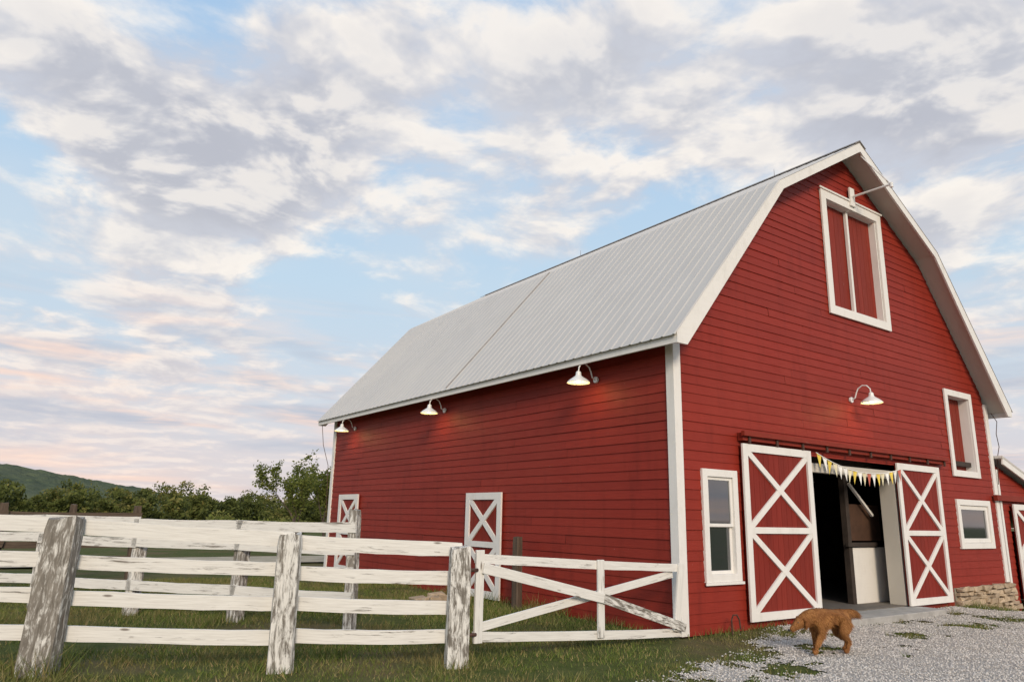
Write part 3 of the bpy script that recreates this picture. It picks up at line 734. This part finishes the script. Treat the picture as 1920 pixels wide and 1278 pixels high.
big=g.noise(g.vmath('ADD',P,(3.1,7.7,0)),1.9,2,.5)
e0=dens(Pw); e1=dens(g.vmath('ADD',Pw,(-.035,-.07,0)),4)
blobs=[((-47,1503,865),.14,.10),((86,1444,742),.13,.16),((202,1380,676),.14,.20),((331,1317,582),.13,.19),((438,1211,682),.15,.15),((414,1184,828),.14,.13),((772,943,779),.17,.10),((1017,770,775),.19,.16),((1261,596,771),.19,.16),((1443,456,805),.2,.14),((184,1481,384),.18,.09),((150,1500,250),.16,.08),
 ((170,1344,880),.10,-.15),((36,1538,546),.13,-.14),((458,1266,449),.12,-.07),((998,748,892),.10,-.12)]
acc=None
Dw=g.vmath('ADD',D,g.vmath('SCALE',wv,scale=.10))
for v,rad,wt in blobs:
    v=Vector(v).normalized(); di=g.vmath('DISTANCE',Dw,tuple(v)); x=g.mr(di,0,rad*1.5,wt,0,True); acc=x if acc is None else g.math('ADD',acc,x)
d0=g.math('ADD',g.math('ADD',g.math('MULTIPLY',big,.42),g.math('MULTIPLY',e0,.58)),acc)
alpha=g.mr(d0,.465,.65,0,1,True)
thick=g.mr(d0,.58,.80,0,1,True)
lit=g.mr(g.math('SUBTRACT',e0,e1),-.11,.11,0,1)
cl=g.mix(lit,(.57,.58,.64),(.98,.90,.81)); cl=g.mix(g.math('MULTIPLY',thick,g.mr(lit,.2,.8,.95,.3)),cl,(.46,.46,.51)); 
cl=g.mix(g.mr(dz,.28,.08,0,.5),cl,(.82,.67,.62))
out=g.mix(g.math('MULTIPLY',alpha,.90),base,cl)
veil=g.mr(big,.38,.65,.03,.24,True); out=g.mix(veil,out,(.68,.69,.72))
az=g.math('ARCTAN2',sp.outputs[0],sp.outputs[1]); sv_=g.n('ShaderNodeCombineXYZ',ins={0:g.math('MULTIPLY',az,3.2),1:g.math('MULTIPLY',dz,26.),2:0.0}).outputs[0]
st=g.noise(sv_,1.,4,.5,.5); stm=g.math('MULTIPLY',g.mr(st,.42,.62,0,1,True),g.mr(dz,.32,.12,0,1,True))
st2=g.noise(g.vmath('ADD',sv_,(9,4,0)),1.0,4,.55,.5)
out=g.mix(g.math('MULTIPLY',stm,.82),out,g.mix(g.mr(st2,.43,.60,0,1,True),(.46,.50,.59),(.97,.70,.57)))
bg=g.n('ShaderNodeBackground',ins={0:out,1:1.08}); wo=g.n('ShaderNodeOutputWorld'); t.links.new(bg.outputs[0],wo.inputs[0])
w.cycles.sampling_method='MANUAL'; w.cycles.sample_map_resolution=512
sl=bpy.data.lights.new('sun','SUN'); sl.energy=2.4; sl.angle=math.radians(16); sl.color=(1,.84,.66); so=link(bpy.data.objects.new('sun',sl))
sd=Vector((-.42,-.90,0)).normalized()*math.cos(SUN_EL)+Vector((0,0,math.sin(SUN_EL))); so.rotation_euler=sd.to_track_quat('Z','Y').to_euler()

# ------------------------------------------------------------------ camera
cd=bpy.data.cameras.new('camera'); cd.sensor_width=36; cd.lens=25.59; cd.clip_end=8000; cd.clip_start=.05
co=link(bpy.data.objects.new('camera',cd))
Rt=Vector((.8106,-.5852,.0203)); Up=Vector((-.1536,-.1790,.9718)); Fw=Vector((.5651,.7909,.2350))
Fw.normalize(); Rt=(Rt-Fw*Rt.dot(Fw)).normalized(); Up=Rt.cross(Fw)
M=Matrix((Rt,Up,-Fw)).transposed().to_4x4(); M.translation=Vector((-8.56,-7.62,1.6)); co.matrix_world=M
scene.camera=co
scene.view_settings.view_transform='Standard'; scene.view_settings.look='None'; scene.view_settings.exposure=0
